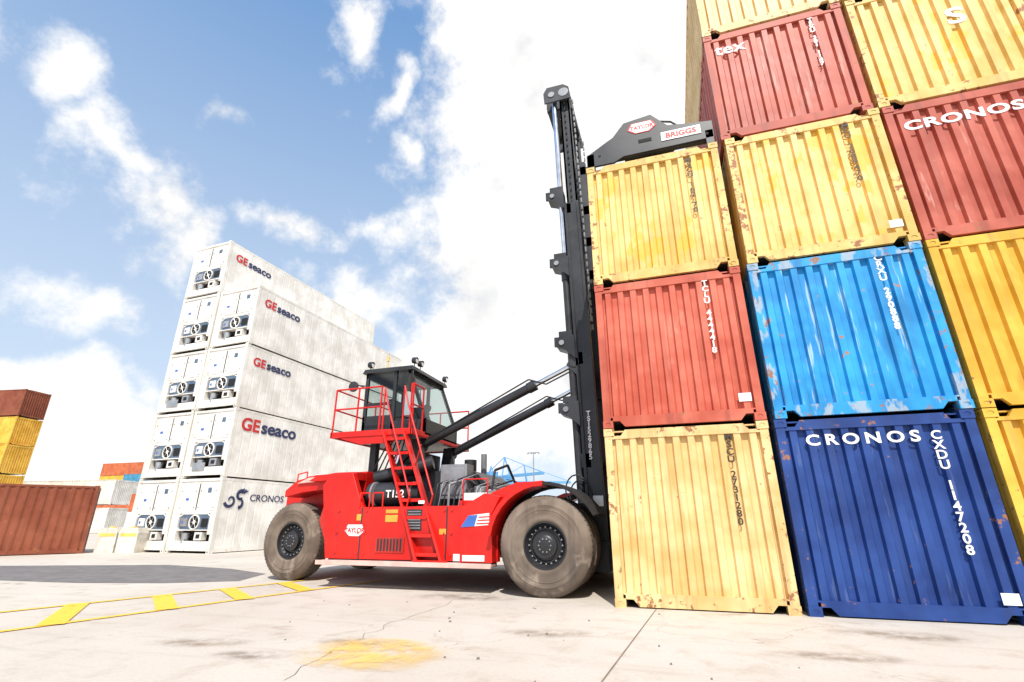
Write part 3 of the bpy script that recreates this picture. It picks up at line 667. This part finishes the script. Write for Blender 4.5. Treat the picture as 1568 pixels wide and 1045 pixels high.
# ---------------------------------------------------------------- light
EL=rad(53);AZ=rad(160)
sd=Vector((math.sin(AZ)*math.cos(EL),math.cos(AZ)*math.cos(EL),math.sin(EL)))
sl=bpy.data.lights.new("sun",'SUN');sl.energy=5;sl.angle=rad(.53);sl.color=(1,.95,.875)
so=bpy.data.objects.new("sun",sl);COL.objects.link(so);so.rotation_euler=sd.to_track_quat('Z','Y').to_euler()
w=bpy.data.worlds.new("World");scene.world=w;w.use_nodes=True;nt=w.node_tree;N=nt.nodes;L=nt.links
try:
    w.cycles.sampling_method='MANUAL';w.cycles.sample_map_resolution=256
except Exception: pass
bg=N['Background'];sk=N.new("ShaderNodeTexSky");sk.sky_type='NISHITA';sk.sun_disc=False;sk.sun_elevation=EL;sk.sun_rotation=AZ
sk.air_density=1.0;sk.dust_density=.6;sk.ozone_density=1.2
SK=.15;bg.inputs['Strength'].default_value=SK
tc=N.new("ShaderNodeTexCoord");V=tc.outputs['Generated']
sx=N.new("ShaderNodeSeparateXYZ");L.new(V,sx.inputs[0])
az=mathn(nt,'MULTIPLY',mathn(nt,'ARCTAN2',sx.outputs[0],sx.outputs[1]),180/math.pi)
el=mathn(nt,'MULTIPLY',mathn(nt,'ARCSINE',sx.outputs[2]),180/math.pi)
cb_=N.new("ShaderNodeCombineXYZ");L.new(az,cb_.inputs[0]);L.new(el,cb_.inputs[1])
wn=N.new("ShaderNodeTexNoise");wn.inputs['Scale'].default_value=6;wn.inputs['Detail'].default_value=2;L.new(V,wn.inputs['Vector'])
P2=vmath(nt,'MULTIPLY_ADD',vmath(nt,'SUBTRACT',wn.outputs['Color'],(.5,.5,.5)),(13,10,0),cb_.outputs[0])
big=[(2,44,34,20),(-8,30,25,18),(-18,16,16,12),(15,15,40,16),(-14,62,26,14),(110,32,45,16),(-140,28,30,14),(-61,6,10,7.5),(-72,9,7,6)]
small=[(-60,17.5,6,2.6),(-59.5,29.5,5.2,4.4),(-54,26.5,3,2.6),(-63,33,4,2.4),(-66.8,35.5,2.8,2.4),(-73,37,3.4,2.4),(-54.5,38,3,1.7),(-41,50,3,3.2),(-34.5,46.5,2,3),(-44,30,5,2),(-33.5,31.5,3.4,2.4),
 (-37.5,24,5.5,2.6),(-32,39,2.4,2.8),(-48,12,6,2),(-38,15,7,3),(-31,25,5,6)]
def grp(bl):
    D=None
    for a,e_,ra,re in bl:
        d_=vmath(nt,'LENGTH',vmath(nt,'MULTIPLY_ADD',P2,(1/ra,1/re,0),(-a/ra,-e_/re,0)),out=1)
        D=d_ if D is None else mathn(nt,'MINIMUM',D,d_)
    return D
DB=mathn(nt,'MULTIPLY_ADD',grp(big),-4.0,4.0)
DS=mathn(nt,'MULTIPLY_ADD',grp(small),-.85,.85)
D=mathn(nt,'MINIMUM',mathn(nt,'MAXIMUM',DB,DS),1.6)
n1=noise(nt,V,8,7,.64);n2=noise(nt,V,3.2,2,.5)
dens=mathn(nt,'MULTIPLY_ADD',mathn(nt,'SUBTRACT',n1,.5),4.0,D)
mask=maprange(nt,dens,-.3,.95)
shade=maprange(nt,mathn(nt,'MULTIPLY_ADD',n1,.45,mathn(nt,'MULTIPLY',n2,.55)),.36,.54)
cb=1.0/SK
cc=mix(nt,shade,(.84*cb,.85*cb,.87*cb),(1.14*cb,1.12*cb,1.09*cb))
haze=maprange(nt,el,0,52,.85,0,False)
base=mix(nt,.55,sk.outputs[0],(.26*cb,.52*cb,.96*cb))
base=mix(nt,haze,base,(.80*cb,.90*cb,1.0*cb))
L.new(mix(nt,mask,base,cc),bg.inputs[0])
scene.view_settings.view_transform='Standard';scene.view_settings.look='None';scene.view_settings.exposure=0
